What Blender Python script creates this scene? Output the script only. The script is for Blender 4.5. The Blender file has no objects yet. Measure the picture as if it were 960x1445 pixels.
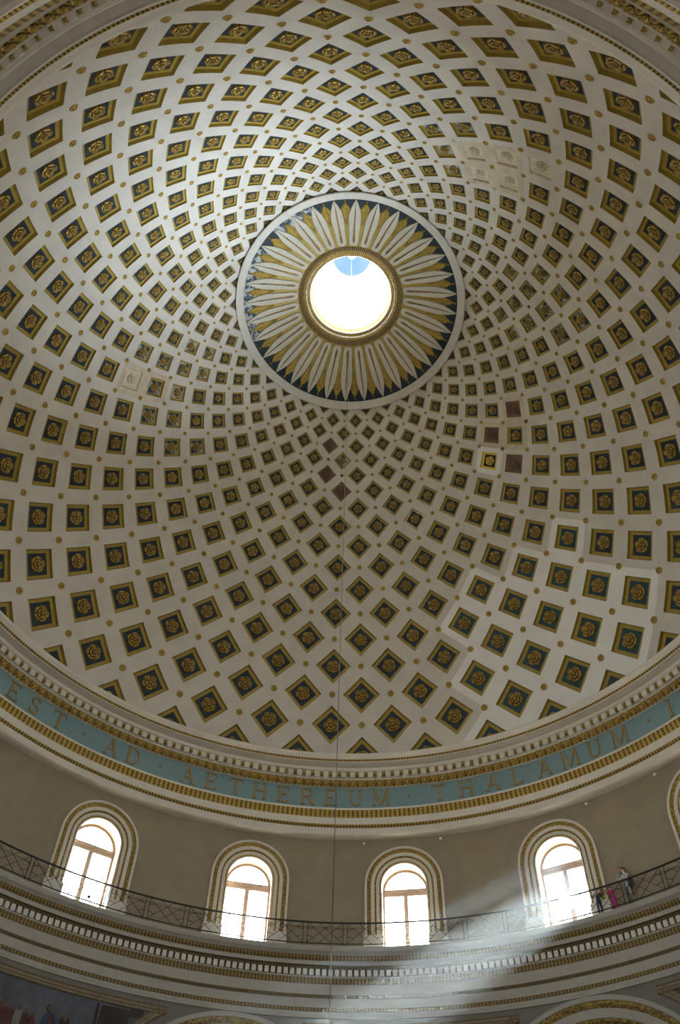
import bpy, bmesh, math, random
from math import sin, cos, pi, radians, degrees, sqrt, hypot, atan2
from mathutils import Matrix, Vector
rnd = random.Random(7)
S = bpy.context.scene
COL = S.collection

# ------------------------------------------------------------------ camera
CAM_POS = Vector((0.0, -19.0927, -25.2835))
F_PX, YAW, PITCH, ROLL = 1125.69, -0.00867455, 0.91156856, 0.03637413
fwd = Vector((sin(YAW) * cos(PITCH), cos(YAW) * cos(PITCH), sin(PITCH)))
rgt = Vector((cos(YAW), -sin(YAW), 0.0))
upv = rgt.cross(fwd)
r2 = cos(ROLL) * rgt + sin(ROLL) * upv
u2 = -sin(ROLL) * rgt + cos(ROLL) * upv
cd = bpy.data.cameras.new('camera')
cam = bpy.data.objects.new('camera', cd)
COL.objects.link(cam)
cm = Matrix((r2, u2, -fwd)).transposed().to_4x4()
cm.translation = CAM_POS
cam.matrix_world = cm
cd.sensor_fit = 'AUTO'
cd.sensor_width = 36.0
cd.lens = F_PX / 1445.0 * 36.0
cd.clip_start, cd.clip_end = 0.1, 500
S.camera = cam

# ------------------------------------------------------------------ light, exposure
WORLD_STRENGTH = 14.0
SUN_STRENGTH = 50.0
GLINT_POWER = 42000.0
EXPOSURE = 1.0
HAZE = 0.025
SUN_AZ, SUN_EL = radians(33.5), radians(31.5)
S.view_settings.view_transform = 'Standard'
S.view_settings.look = 'None'
S.view_settings.gamma = 1.0
S.view_settings.use_curve_mapping = False
S.view_settings.exposure = EXPOSURE
wd = bpy.data.worlds.new('sky')
S.world = wd
wd.use_nodes = True
wn, wl = wd.node_tree.nodes, wd.node_tree.links
wn.clear()
wo = wn.new('ShaderNodeOutputWorld')
wb = wn.new('ShaderNodeBackground')
wt = wn.new('ShaderNodeTexCoord')
ws = wn.new('ShaderNodeSeparateXYZ')
wr = wn.new('ShaderNodeMapRange')
wc = wn.new('ShaderNodeValToRGB')
wr.inputs['From Min'].default_value = -1.0
wr.inputs['From Max'].default_value = 1.0
cr = wc.color_ramp
cr.elements[0].position, cr.elements[0].color = 0.0, (0.93, 0.90, 0.85, 1)     # sunlit stone terraces below
cr.elements[1].position, cr.elements[1].color = 1.0, (0.62, 0.80, 1.0, 1)      # open sky
e = cr.elements.new(0.46); e.color = (0.95, 0.93, 0.89, 1)
e = cr.elements.new(0.54); e.color = (0.95, 0.97, 1.0, 1)
wl.new(wt.outputs['Generated'], ws.inputs[0])
wl.new(ws.outputs['Z'], wr.inputs['Value'])
wl.new(wr.outputs['Result'], wc.inputs['Fac'])
wl.new(wc.outputs['Color'], wb.inputs['Color'])
wb.inputs['Strength'].default_value = WORLD_STRENGTH
wl.new(wb.outputs[0], wo.inputs['Surface'])

def add_light(name, kind, loc, direction, **kw):
    ld = bpy.data.lights.new(name, kind)
    for k, v in kw.items():
        setattr(ld, k, v)
    o = bpy.data.objects.new(name, ld)
    o.location = loc
    o.rotation_euler = Vector(direction).to_track_quat('-Z', 'Y').to_euler()
    COL.objects.link(o)
    return o

sun_dir = Vector((-cos(SUN_EL) * sin(SUN_AZ), -cos(SUN_EL) * cos(SUN_AZ), -sin(SUN_EL)))
add_light('sun', 'SUN', (40, 60, 45), sun_dir, energy=SUN_STRENGTH, angle=radians(0.53), color=(1.0, 0.96, 0.88))

AZ0 = 0.0759327          # azimuth of the coffer column j = 0
WAZ = radians(-0.93)     # azimuth midway between two drum windows
WIN_AZ = [WAZ + radians(11.25 + 22.5 * i) for i in range(16)]
def pol(r, a, z):
    return Vector((r * sin(a), r * cos(a), z))
def portal(name, loc, direction, sx, sy, shape='RECTANGLE'):
    o = add_light(name, 'AREA', loc, direction, shape=shape, size=sx, energy=1.0)
    if shape == 'RECTANGLE':
        o.data.size_y = sy
    o.data.cycles.is_portal = True
    return o
for a in WIN_AZ:
    portal('window_portal', pol(19.55, a, -6.63), -pol(1, a, 0), 2.2, 4.3)
portal('oculus_portal', (0, 0, 21.5), (0, 0, -1), 4.4, 4.4, 'DISK')
# added spots stand in for sunlight bounced off the gallery pavement by the window
glint_from = pol(18.9, SUN_AZ, -8.3)
glint_to = Vector((-5.7, -7.4, 16.4))
for cone, share in ((50, 0.42), (33, 0.33), (19, 0.25)):
    add_light('added_sun_glint', 'SPOT', glint_from, glint_to - glint_from, energy=GLINT_POWER * share, spot_size=radians(cone),
              spot_blend=1.0, shadow_soft_size=0.25, color=(0.74, 0.88, 1.0))

# ------------------------------------------------------------------ materials
def mat(name, col, rough=0.7, metal=0.0, var=0.12, scale=3.0, bump=0.0, bscale=30.0, col2=None, spec=0.5, detail=6.0):
    m = bpy.data.materials.new(name)
    m.use_nodes = True
    nt = m.node_tree
    n, l = nt.nodes, nt.links
    b = n['Principled BSDF']
    b.inputs['Roughness'].default_value = rough
    b.inputs['Metallic'].default_value = metal
    b.inputs['Specular IOR Level'].default_value = spec
    tc = n.new('ShaderNodeTexCoord')
    nz = n.new('ShaderNodeTexNoise')
    nz.inputs['Scale'].default_value = scale
    nz.inputs['Detail'].default_value = detail
    nz.inputs['Roughness'].default_value = 0.65
    l.new(tc.outputs['Object'], nz.inputs['Vector'])
    rp = n.new('ShaderNodeValToRGB')
    c2 = col2 or tuple(max(0, c * (1 - 2.2 * var)) for c in col)
    rp.color_ramp.elements[0].position, rp.color_ramp.elements[0].color = 0.30, (*c2, 1)
    rp.color_ramp.elements[1].position, rp.color_ramp.elements[1].color = 0.68, (*[min(1, c * (1 + var * .5)) for c in col], 1)
    l.new(nz.outputs['Fac'], rp.inputs['Fac'])
    l.new(rp.outputs['Color'], b.inputs['Base Color'])
    if bump:
        nb = n.new('ShaderNodeTexNoise')
        nb.inputs['Scale'].default_value = bscale
        bp = n.new('ShaderNodeBump')
        bp.inputs['Strength'].default_value = bump
        bp.inputs['Distance'].default_value = 0.03
        l.new(tc.outputs['Object'], nb.inputs['Vector'])
        l.new(nb.outputs['Fac'], bp.inputs['Height'])
        l.new(bp.outputs['Normal'], b.inputs['Normal'])
    return m

def ornament(name, col, dark, n_rep, zscale=9.0, rough=0.42, metal=0.55, bump=0.6):
    """gilded carved band: relief repeated around the axis of the rotunda"""
    m = bpy.data.materials.new(name)
    m.use_nodes = True
    nt = m.node_tree
    n, l = nt.nodes, nt.links
    b = n['Principled BSDF']
    b.inputs['Roughness'].default_value = rough
    b.inputs['Metallic'].default_value = metal
    tc = n.new('ShaderNodeTexCoord')
    sp = n.new('ShaderNodeSeparateXYZ')
    l.new(tc.outputs['Object'], sp.inputs[0])
    at = n.new('ShaderNodeMath'); at.operation = 'ARCTAN2'
    l.new(sp.outputs['X'], at.inputs[0]); l.new(sp.outputs['Y'], at.inputs[1])
    ml = n.new('ShaderNodeMath'); ml.operation = 'MULTIPLY'; ml.inputs[1].default_value = n_rep
    l.new(at.outputs[0], ml.inputs[0])
    sn = n.new('ShaderNodeMath'); sn.operation = 'SINE'
    l.new(ml.outputs[0], sn.inputs[0])
    zz = n.new('ShaderNodeMath'); zz.operation = 'MULTIPLY'; zz.inputs[1].default_value = zscale * 2 * pi
    l.new(sp.outputs['Z'], zz.inputs[0])
    s2 = n.new('ShaderNodeMath'); s2.operation = 'SINE'
    l.new(zz.outputs[0], s2.inputs[0])
    ad = n.new('ShaderNodeMath'); ad.operation = 'MULTIPLY_ADD'; ad.inputs[1].default_value = 0.5
    l.new(s2.outputs[0], ad.inputs[0]); l.new(sn.outputs[0], ad.inputs[2])
    nz = n.new('ShaderNodeTexNoise'); nz.inputs['Scale'].default_value = 14
    l.new(tc.outputs['Object'], nz.inputs['Vector'])
    a2 = n.new('ShaderNodeMath'); a2.operation = 'MULTIPLY_ADD'; a2.inputs[1].default_value = 1.2
    l.new(nz.outputs['Fac'], a2.inputs[0]); l.new(ad.outputs[0], a2.inputs[2])
    mr = n.new('ShaderNodeMapRange'); mr.inputs['From Min'].default_value = -0.9; mr.inputs['From Max'].default_value = 2.0
    l.new(a2.outputs[0], mr.inputs['Value'])
    rp = n.new('ShaderNodeValToRGB')
    rp.color_ramp.elements[0].position, rp.color_ramp.elements[0].color = 0.25, (*dark, 1)
    rp.color_ramp.elements[1].position, rp.color_ramp.elements[1].color = 0.65, (*col, 1)
    l.new(mr.outputs[0], rp.inputs['Fac']); l.new(rp.outputs['Color'], b.inputs['Base Color'])
    bp = n.new('ShaderNodeBump'); bp.inputs['Strength'].default_value = bump; bp.inputs['Distance'].default_value = 0.05
    l.new(mr.outputs[0], bp.inputs['Height']); l.new(bp.outputs['Normal'], b.inputs['Normal'])
    return m

GOLD = (0.50, 0.33, 0.055)
M = {}
M['plaster'] = mat('plaster_cream', (0.60, 0.56, 0.50), 0.6, var=0.05, scale=0.9, bump=0.05, bscale=25)
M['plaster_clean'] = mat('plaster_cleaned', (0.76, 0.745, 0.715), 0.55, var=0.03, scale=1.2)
M['plaster_stain'] = mat('plaster_stained', (0.60, 0.52, 0.38), 0.75, var=0.12, scale=2.0)
M['gilt'] = mat('gilt_frame', (0.385, 0.268, 0.042), 0.5, 0.15, var=0.10, scale=4.0)
M['gilt_stud'] = mat('gilt_stud', (0.54, 0.36, 0.08), 0.4, 0.45, var=0.15, scale=4)
M['gilt_rosette'] = mat('gilt_rosette', (0.48, 0.315, 0.07), 0.4, 0.45, var=0.22, scale=3.0, bump=0.3, bscale=8)
M['gilt_new'] = mat('gilt_fresh', (0.78, 0.56, 0.10), 0.35, 0.5, var=0.05)
M['gilt_red'] = mat('gilt_worn_red', (0.30, 0.15, 0.07), 0.6, 0.2, var=0.25, scale=5)
M['gilt_pale'] = mat('bare_plaster', (0.68, 0.60, 0.45), 0.8, var=0.08, scale=4)
M['gilt_chip'] = mat('gilt_chipped', (0.66, 0.57, 0.40), 0.7, var=0.3, scale=3.0, col2=(0.30, 0.18, 0.05))
M['blue'] = mat('panel_blue', (0.016, 0.034, 0.052), 0.6, var=0.18, scale=3)
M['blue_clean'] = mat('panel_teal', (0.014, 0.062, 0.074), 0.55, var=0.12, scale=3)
M['blue_flake'] = mat('panel_flaking', (0.34, 0.34, 0.33), 0.75, var=0.3, scale=3.2, col2=(0.025, 0.05, 0.075), detail=3)
_r = [q for q in M['blue_flake'].node_tree.nodes if q.type == 'VALTORGB'][0].color_ramp
_r.elements[0].position, _r.elements[1].position = 0.46, 0.56
M['blue_red'] = mat('panel_brown', (0.17, 0.11, 0.09), 0.75, var=0.3, scale=4, col2=(0.05, 0.06, 0.09))
M['blue_black'] = mat('panel_black', (0.012, 0.016, 0.02), 0.6, var=0.1)
M['white'] = mat('stucco_white', (0.66, 0.615, 0.54), 0.55, var=0.04, scale=1.5)
M['white_shade'] = mat('stucco_shade', (0.44, 0.405, 0.35), 0.6, var=0.05, scale=1.5)  # shade of the cornice soffit painted in as greyer stucco
M['white_low_shade'] = mat('stucco_low_shade', (0.39, 0.36, 0.31), 0.55, var=0.05, scale=1.5)  # dimmer light on the lower trim painted in as darker stucco
M['ring'] = mat('ring_cream', (0.56, 0.525, 0.46), 0.55, var=0.05)
M['acanthus'] = mat('acanthus_gilt', (0.50, 0.33, 0.07), 0.4, 0.45, var=0.36, scale=16, bump=0.6, bscale=12, col2=(0.09, 0.05, 0.014), detail=2)
M['sun_blue'] = mat('sunburst_blue', (0.010, 0.025, 0.034), 0.7, var=0.2, scale=2)
M['frieze'] = mat('frieze_blue', (0.20, 0.315, 0.345), 0.65, var=0.10, scale=9, detail=8)
M['wall'] = mat('wall_taupe', (0.30, 0.247, 0.172), 0.75, var=0.07, scale=1.1, bump=0.08, bscale=12)
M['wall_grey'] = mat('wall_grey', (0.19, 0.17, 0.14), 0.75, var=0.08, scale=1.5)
M['reveal'] = mat('window_reveal', (0.40, 0.28, 0.195), 0.7, var=0.04)
M['frame'] = mat('window_frame', (0.44, 0.35, 0.28), 0.55, var=0.12, scale=6)
M['iron'] = mat('railing_iron', (0.028, 0.026, 0.024), 0.55, 0.3, var=0.1)
M['floor'] = mat('marble_floor', (0.42, 0.36, 0.30), 0.3, var=0.2, scale=0.7)
def rope_mat():
    m = bpy.data.materials.new('rope_fibre')
    m.use_nodes = True
    n, l = m.node_tree.nodes, m.node_tree.links
    n.clear()
    o = n.new('ShaderNodeOutputMaterial')
    d = n.new('ShaderNodeBsdfDiffuse'); d.inputs[0].default_value = (0.24, 0.225, 0.20, 1)
    t = n.new('ShaderNodeBsdfTranslucent'); t.inputs[0].default_value = (0.40, 0.40, 0.37, 1)
    nz = n.new('ShaderNodeTexNoise'); nz.inputs['Scale'].default_value = 40
    mr = n.new('ShaderNodeMapRange'); mr.inputs['To Min'].default_value = 0.42; mr.inputs['To Max'].default_value = 0.62
    mx = n.new('ShaderNodeMixShader')
    l.new(nz.outputs['Fac'], mr.inputs['Value']); l.new(mr.outputs[0], mx.inputs[0])
    l.new(d.outputs[0], mx.inputs[1]); l.new(t.outputs[0], mx.inputs[2]); l.new(mx.outputs[0], o.inputs['Surface'])
    return m
M['rope'] = rope_mat()
M['sky_paint'] = mat('lantern_blue', (0.002, 0.030, 0.090), 0.6, var=0.03)
M['lantern_white'] = mat('lantern_white', (0.86, 0.84, 0.80), 0.6, var=0.03)
M['outer'] = mat('outer_stone', (0.62, 0.52, 0.38), 0.85, var=0.1)
M['band_fine'] = ornament('gilt_bead', (0.46, 0.31, 0.07), (0.10, 0.055, 0.012), 720, 7.0)
M['band_leaf'] = ornament('gilt_leaf', (0.46, 0.31, 0.07), (0.13, 0.075, 0.018), 480, 9.0)
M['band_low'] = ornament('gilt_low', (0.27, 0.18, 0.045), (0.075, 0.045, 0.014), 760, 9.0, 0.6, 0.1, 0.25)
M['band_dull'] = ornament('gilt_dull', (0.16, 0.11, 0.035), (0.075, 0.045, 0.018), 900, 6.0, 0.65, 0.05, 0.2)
M['rim_gold'] = ornament('gilt_rim', (0.70, 0.52, 0.20), (0.26, 0.16, 0.05), 160, 5.0)
M['rim_dark'] = ornament('gilt_rim_dark', (0.36, 0.25, 0.09), (0.12, 0.08, 0.04), 160, 6.0)
M['arch_gold'] = mat('arch_gilt', (0.34, 0.225, 0.05), 0.45, 0.4, var=0.4, scale=9, bump=0.5, bscale=9, col2=(0.045, 0.026, 0.008), detail=2)
M['win_gold'] = mat('window_gilt', (0.37, 0.25, 0.055), 0.42, 0.5, var=0.35, scale=14, bump=0.5, bscale=12, col2=(0.09, 0.05, 0.012), detail=2)
M['letter'] = mat('letter_gilt', (0.36, 0.235, 0.075), 0.5, 0.3, var=0.08)
M['leaf_gold'] = mat('leaf_gilt', (0.43, 0.285, 0.05), 0.45, 0.4, var=0.25, scale=8, bump=0.4, bscale=9)
M['petal'] = mat('petal_cream', (0.52, 0.475, 0.39), 0.6, var=0.06, scale=2.5)
M['slot'] = mat('petal_slot', (0.33, 0.20, 0.05), 0.5, 0.3, var=0.25, scale=5)
M['skin'] = mat('skin', (0.55, 0.33, 0.24), 0.6, var=0.04)
M['pole'] = mat('pale_pole', (0.70, 0.74, 0.66), 0.5, var=0.05)

def glass_mat():
    m = bpy.data.materials.new('window_glass')
    m.use_nodes = True
    n, l = m.node_tree.nodes, m.node_tree.links
    n.clear()
    o = n.new('ShaderNodeOutputMaterial')
    t = n.new('ShaderNodeBsdfTransparent'); t.inputs[0].default_value = (0.93, 0.95, 0.94, 1)
    g = n.new('ShaderNodeBsdfGlossy'); g.inputs['Roughness'].default_value = 0.08
    mx = n.new('ShaderNodeMixShader'); mx.inputs[0].default_value = 0.05
    l.new(t.outputs[0], mx.inputs[1]); l.new(g.outputs[0], mx.inputs[2]); l.new(mx.outputs[0], o.inputs['Surface'])
    return m
M['glass'] = glass_mat()

# ------------------------------------------------------------------ builders
def mesh_obj(name, verts, faces, mats, idx=None, smooth=False, parent=None, link=True):
    me = bpy.data.meshes.new(name)
    me.from_pydata([tuple(v) for v in verts], [], faces)
    for m in (mats if isinstance(mats, (list, tuple)) else [mats]):
        me.materials.append(m)
    if idx:
        me.polygons.foreach_set('material_index', idx)
    if smooth:
        me.polygons.foreach_set('use_smooth', [True] * len(me.polygons))
    me.update()
    o = bpy.data.objects.new(name, me)
    if link:
        COL.objects.link(o)
    if parent is not None:
        o.parent = parent
    return o
def inst(name, me, mw, parent=None):
    o = bpy.data.objects.new(name, me)
    COL.objects.link(o)
    if parent is not None:
        o.parent = parent
    o.matrix_basis = mw
    return o
def empty(name, loc=(0, 0, 0)):
    o = bpy.data.objects.new(name, None)
    o.empty_display_size = 0.2
    o.location = loc
    COL.objects.link(o)
    return o
def structure(o):
    o['kind'] = 'structure'
    return o
def thing(o, label, cat, group=None):
    o['label'] = label
    o['category'] = cat
    if group:
        o['group'] = group
    return o
class MB:
    def __init__(s):
        s.v, s.f, s.i = [], [], []
    def add(s, verts, faces, mi=0):
        b = len(s.v)
        s.v.extend(verts)
        s.f.extend([tuple(b + k for k in f) for f in faces])
        s.i.extend([mi] * len(faces))
    def box(s, fn, x0, x1, y0, y1, z0, z1, mi=0, nx=1):
        """box in local coordinates pushed through fn(x, y, z)"""
        vs, fs = [], []
        for i in range(nx + 1):
            x = x0 + (x1 - x0) * i / nx
            vs += [fn(x, y0, z0), fn(x, y1, z0), fn(x, y1, z1), fn(x, y0, z1)]
        for i in range(nx):
            a = 4 * i
            for k in range(4):
                fs.append((a + k, a + (k + 1) % 4, a + 4 + (k + 1) % 4, a + 4 + k))
        fs += [(3, 2, 1, 0), (4 * nx, 4 * nx + 1, 4 * nx + 2, 4 * nx + 3)]
        s.add(vs, fs, mi)
    def bar(s, p, q, w, d=None, nrm=None, mi=0):
        p, q = Vector(p), Vector(q)
        t = (q - p).normalized()
        a = t.cross(Vector(nrm) if nrm is not None else (Vector((0, 0, 1)) if abs(t.z) < .9 else Vector((1, 0, 0)))).normalized()
        b = t.cross(a)
        d = d or w
        vs = []
        for e in (p, q):
            vs += [e + a * w / 2 + b * d / 2, e - a * w / 2 + b * d / 2, e - a * w / 2 - b * d / 2, e + a * w / 2 - b * d / 2]
        s.add(vs, [(0, 1, 5, 4), (1, 2, 6, 5), (2, 3, 7, 6), (3, 0, 4, 7), (3, 2, 1, 0), (4, 5, 6, 7)], mi)
    def tube(s, p, q, r0, r1=None, n=10, mi=0):
        p, q = Vector(p), Vector(q)
        r1 = r0 if r1 is None else r1
        t = (q - p).normalized()
        a = t.orthogonal().normalized(); b = t.cross(a)
        vs = [e + (a * cos(2 * pi * k / n) + b * sin(2 * pi * k / n)) * r for e, r in ((p, r0), (q, r1)) for k in range(n)]
        fs = [(k, (k + 1) % n, n + (k + 1) % n, n + k) for k in range(n)] + [tuple(range(n - 1, -1, -1)), tuple(range(n, 2 * n))]
        s.add(vs, fs, mi)
    def ball(s, c, rx, ry=None, rz=None, nu=12, nv=8, mi=0):
        ry = rx if ry is None else ry; rz = rx if rz is None else rz
        c = Vector(c); vs = [c + Vector((0, 0, -rz))]; fs = []
        for j in range(1, nv):
            t = -pi / 2 + pi * j / nv
            for i in range(nu):
                a = 2 * pi * i / nu
                vs.append(c + Vector((rx * cos(t) * cos(a), ry * cos(t) * sin(a), rz * sin(t))))
        vs.append(c + Vector((0, 0, rz)))
        for i in range(nu):
            fs.append((0, 1 + (i + 1) % nu, 1 + i))
            for j in range(nv - 2):
                a = 1 + j * nu
                fs.append((a + i, a + (i + 1) % nu, a + nu + (i + 1) % nu, a + nu + i))
            a = 1 + (nv - 2) * nu
            fs.append((a + i, a + (i + 1) % nu, len(vs) - 1))
        s.add(vs, fs, mi)
    def obj(s, name, mats, parent=None, smooth=False, link=True):
        return mesh_obj(name, s.v, s.f, mats, s.i, smooth, parent, link)

def lathe(name, prof, mats, seg_mi=None, n=256, parent=None, a0=0.0, a1=2 * pi, smooth=False):
    """surface of revolution about the axis; prof = [(r, z)...]; faces look at the axis"""
    full = abs(a1 - a0 - 2 * pi) < 1e-6
    m = len(prof)
    cols = n if full else n + 1
    vs = [pol(r, a0 + (a1 - a0) * i / n, z) for i in range(cols) for r, z in prof]
    fs, ix = [], []
    for i in range(n):
        b, c = i * m, ((i + 1) % cols) * m
        for k in range(m - 1):
            fs.append((b + k, b + k + 1, c + k + 1, c + k))
            ix.append(seg_mi[k] if seg_mi else 0)
    return mesh_obj(name, vs, fs, mats, ix, smooth, parent)

# ------------------------------------------------------------------ the dome profile
RB = 18.6
def ring_t(k):
    u = (k - 7) / 7.0
    return T0 + T1 * u + T2 * u * u + T3 * u ** 3 + T4 * u ** 4
T0, T1, T2, T3, T4 = (0.733351, 0.300785, -0.072653, 0.008826, 0.003835)
CC, EE, AA, ZSH = (7.36714, 0.980613, 0.119158, 4.701239)

def dome_rz(k):
    t = ring_t(k)
    s, c = sin(t), cos(t)
    return -CC + (RB + CC) * c, EE * (RB + CC) * s * (1 + AA * s * s) - ZSH
UA = pi / 32
KMAX = 15.25
def dome_pt(k, a, depth=0.0):
    """point on the dome: ring coordinate k, azimuth a, pushed outward by depth"""
    r, z = dome_rz(k)
    if depth:
        ra, za = dome_rz(k - 0.02); rb, zb = dome_rz(k + 0.02)
        tr, tz = rb - ra, zb - za
        q = hypot(tr, tz)
        r += depth * tz / q
        z += -depth * tr / q
    return pol(r, a, z)
KLO = None
lo, hi = -4.0, -1.0
for _ in range(50):
    mid = (lo + hi) / 2
    if dome_rz(mid)[1] < 0.50: lo = mid
    else: hi = mid
KLO = lo
HOLE = 0.63
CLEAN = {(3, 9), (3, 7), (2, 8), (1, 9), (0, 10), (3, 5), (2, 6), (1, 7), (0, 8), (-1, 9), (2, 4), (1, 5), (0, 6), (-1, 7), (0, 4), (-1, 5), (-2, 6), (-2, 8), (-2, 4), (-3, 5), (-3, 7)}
PALE = {(8, 26), (7, 25), (6, 24), (9, 25), (8, 24), (7, -15)}
RED = {(12, -2), (9, 9), (9, 11), (7, 9), (10, -2), (9, -1)}
FRESH = {(8, 8)}
CHIP = {(7, 3)}
FLAKE = {(8, -16), (9, -15), (10, -14), (11, -13), (9, -13), (8, -14), (7, -13), (8, -12), (7, -11), (8, -10), (11, -15), (12, -14),
         (12, 16), (11, 17), (9, 17), (10, 16), (11, 15), (8, 18), (9, 19), (11, 19), (8, 16), (10, 18), (7, 17),
         (8, 28), (7, 27), (9, 27), (10, 26), (11, -1)}
STAIN = {(7, -15), (8, -14), (9, 9), (8, 10), (9, 11), (8, 26), (7, 25), (9, 25), (8, 24)}
def wrapj(j):
    return ((j + 32) % 64) - 32
def in_view(p, m=30):
    d = p - CAM_POS
    zc = d.dot(fwd)
    if zc <= 0: return False
    x = 480 + F_PX * d.dot(r2) / zc
    y = 722.5 - F_PX * d.dot(u2) / zc
    return -m < x < 960 + m and -m < y < 1100

ceiling = structure(empty('ceiling', (0, 0, 0)))
sh = MB()
for k in range(-4, 16):
    for j in range(-32, 32):
        if (k + j) % 2: continue
        a = AZ0 + j * UA
        key = (k, j)
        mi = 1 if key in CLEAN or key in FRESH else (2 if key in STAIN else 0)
        hole = HOLE if -2 <= k <= 15 else 0.02
        cor = [(0, 1), (1, 0), (0, -1), (-1, 0)]
        N = 5
        for q in range(4):
            (ua, va), (ub, vb) = cor[q], cor[(q + 1) % 4]
            vs, fs = [], []
            for w in range(3):
                s_ = 1 + (hole - 1) * w / 2
                for i in range(N + 1):
                    u = (ua + (ub - ua) * i / N) * s_
                    v = (va + (vb - va) * i / N) * s_
                    kk = min(max(k + v, KLO), KMAX)
                    vs.append(dome_pt(kk, a + u * UA))
            for w in range(2):
                for i in range(N):
                    b = w * (N + 1) + i
                    fs.append((b, b + 1, b + N + 2, b + N + 1))
            sh.add(vs, fs, mi)
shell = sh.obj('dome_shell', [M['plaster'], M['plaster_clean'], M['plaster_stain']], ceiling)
bm = bmesh.new(); bm.from_mesh(shell.data)
bmesh.ops.remove_doubles(bm, verts=bm.verts, dist=0.004)
bmesh.ops.dissolve_degenerate(bm, edges=bm.edges, dist=0.003)
bm.to_mesh(shell.data); bm.free()

# rosette and stud, unit size
def flower_mesh(name, petals, rings, per, mats, dark_rings=()):
    """disc of petals; narrow gaps between petals and some rings take the second material"""
    n = petals * per
    vs, fs, ix = [Vector((0, 0, rings[0][1]))], [], []
    for r, h, amp in rings[1:]:
        for i in range(n):
            # the last segment of every petal is the gap
            q, f = divmod(i, per)
            a = 2 * pi * (q + (f / (per - 2) * 0.90 if f < per - 1 else 0.95)) / petals
            x = abs(f / (per - 2) * 2 - 1) if per > 2 and f < per - 1 else 1.0
            rr = r * (1 - 0.10 * amp * x * x)
            hh = h * (1 - 0.35 * amp * x * x) * (0.45 if amp and f == per - 1 else 1)
            vs.append(Vector((rr * cos(a), rr * sin(a), hh)))
    for i in range(n):
        fs.append((0, 1 + i, 1 + (i + 1) % n)); ix.append(0)
    for q in range(len(rings) - 2):
        b = 1 + q * n
        for i in range(n):
            fs.append((b + i, b + n + i, b + n + (i + 1) % n, b + (i + 1) % n))
            gap = rings[q + 2][2] and i % per >= per - 2
            ix.append(1 if (gap or q in dark_rings) and len(mats) > 1 else 0)
    return mesh_obj(name, vs, fs, mats, ix, False, None, False).data
M['gilt_gap'] = mat('gilt_dark', (0.075, 0.042, 0.015), 0.6, 0.2, var=0.2)  # darker gilt for petal gaps and ring grooves
M['pale_gap'] = mat('plaster_gap', (0.36, 0.28, 0.18), 0.8, var=0.1)
ros_rings = [(0, .46, 0), (.17, .44, 0), (.25, .26, 0), (.33, .24, 0), (.40, .34, 1), (.58, .32, 1), (.64, .18, 1), (.80, .34, 1), (.95, .26, 1), (1.0, 0, 1)]
ROS = {key: flower_mesh('rosette', 5, ros_rings, 6, [M[mk], M[m2]], (1, 4)) for key, mk, m2 in
       (('n', 'gilt_rosette', 'gilt_gap'), ('p', 'gilt_pale', 'pale_gap'), ('r', 'gilt_red', 'gilt_gap'), ('f', 'gilt_new', 'gilt_gap'))}
stud_rings = [(0, .85, 0), (.25, .80, 0), (.34, .55, 0), (.48, .62, 0), (.62, .55, 0), (.68, .36, 0), (.88, .36, 0), (1.0, .18, 0), (1.0, 0, 0)]
STUD = {key: flower_mesh('gilded_stud', 2, stud_rings, 7, [M[mk], M[m2]], (1,)) for key, mk, m2 in
        (('n', 'gilt_stud', 'gilt_gap'), ('p', 'gilt_pale', 'pale_gap'), ('r', 'gilt_red', 'gilt_gap'))}

COF = {}
def coffer_mesh(k, kind):
    if (k, kind) in COF: return COF[(k, kind)]
    r0, z0 = dome_rz(k)
    U = r0 * UA
    c0 = pol(r0, 0, z0)
    cor = [(0, 1), (1, 0), (0, -1), (-1, 0)]
    N = 3
    def loop(s_, dep):
        out = []
        for q in range(4):
            (ua, va), (ub, vb) = cor[q], cor[(q + 1) % 4]
            for i in range(N):
                u = (ua + (ub - ua) * i / N) * s_; v = (va + (vb - va) * i / N) * s_
                kk = min(k + v, KMAX + .2)
                out.append(dome_pt(kk, u * UA, dep * U) - c0)
        return out
    levels = [(HOLE, 0.0), (0.59, 0.095), (0.46, 0.10), (0.454, 0.125)]
    vs, fs = [], []
    for s_, d in levels: vs += loop(s_, d)
    n = 4 * N
    for q in range(len(levels) - 1):
        for i in range(n):
            fs.append((q * n + i, q * n + (i + 1) % n, (q + 1) * n + (i + 1) % n, (q + 1) * n + i))
    pv = loop(0.456, 0.12) + [dome_pt(k, 0, 0.12 * U) - c0]
    pf = [(i, (i + 1) % n, n) for i in range(n)]
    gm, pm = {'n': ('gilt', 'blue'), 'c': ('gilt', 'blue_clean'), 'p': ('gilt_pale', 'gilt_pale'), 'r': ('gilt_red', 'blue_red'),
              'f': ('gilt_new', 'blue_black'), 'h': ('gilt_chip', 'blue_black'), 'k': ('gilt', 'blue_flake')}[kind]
    fr = mesh_obj('coffer', vs, fs, M[gm], None, False, None, False).data
    pa = mesh_obj('panel', pv, pf, M[pm], None, False, None, False).data
    ra, za = dome_rz(k - .05); rb, zb = dome_rz(k + .05)
    tv = Vector((0, rb - ra, zb - za)).normalized()
    tx = Vector((1, 0, 0))
    nr = tx.cross(tv)                       # towards the axis
    if nr.y > 0: nr = -nr; tx = -tx
    bas = Matrix((tx, tv, nr)).transposed().to_4x4()
    rs = 0.25 * U
    rm = Matrix.Translation(dome_pt(k, 0, 0.12 * U) - c0) @ bas @ Matrix.Diagonal((rs, rs, rs * 1.1, 1))
    COF[(k, kind)] = (fr, pa, rm, c0, bas, U)
    return COF[(k, kind)]
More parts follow.
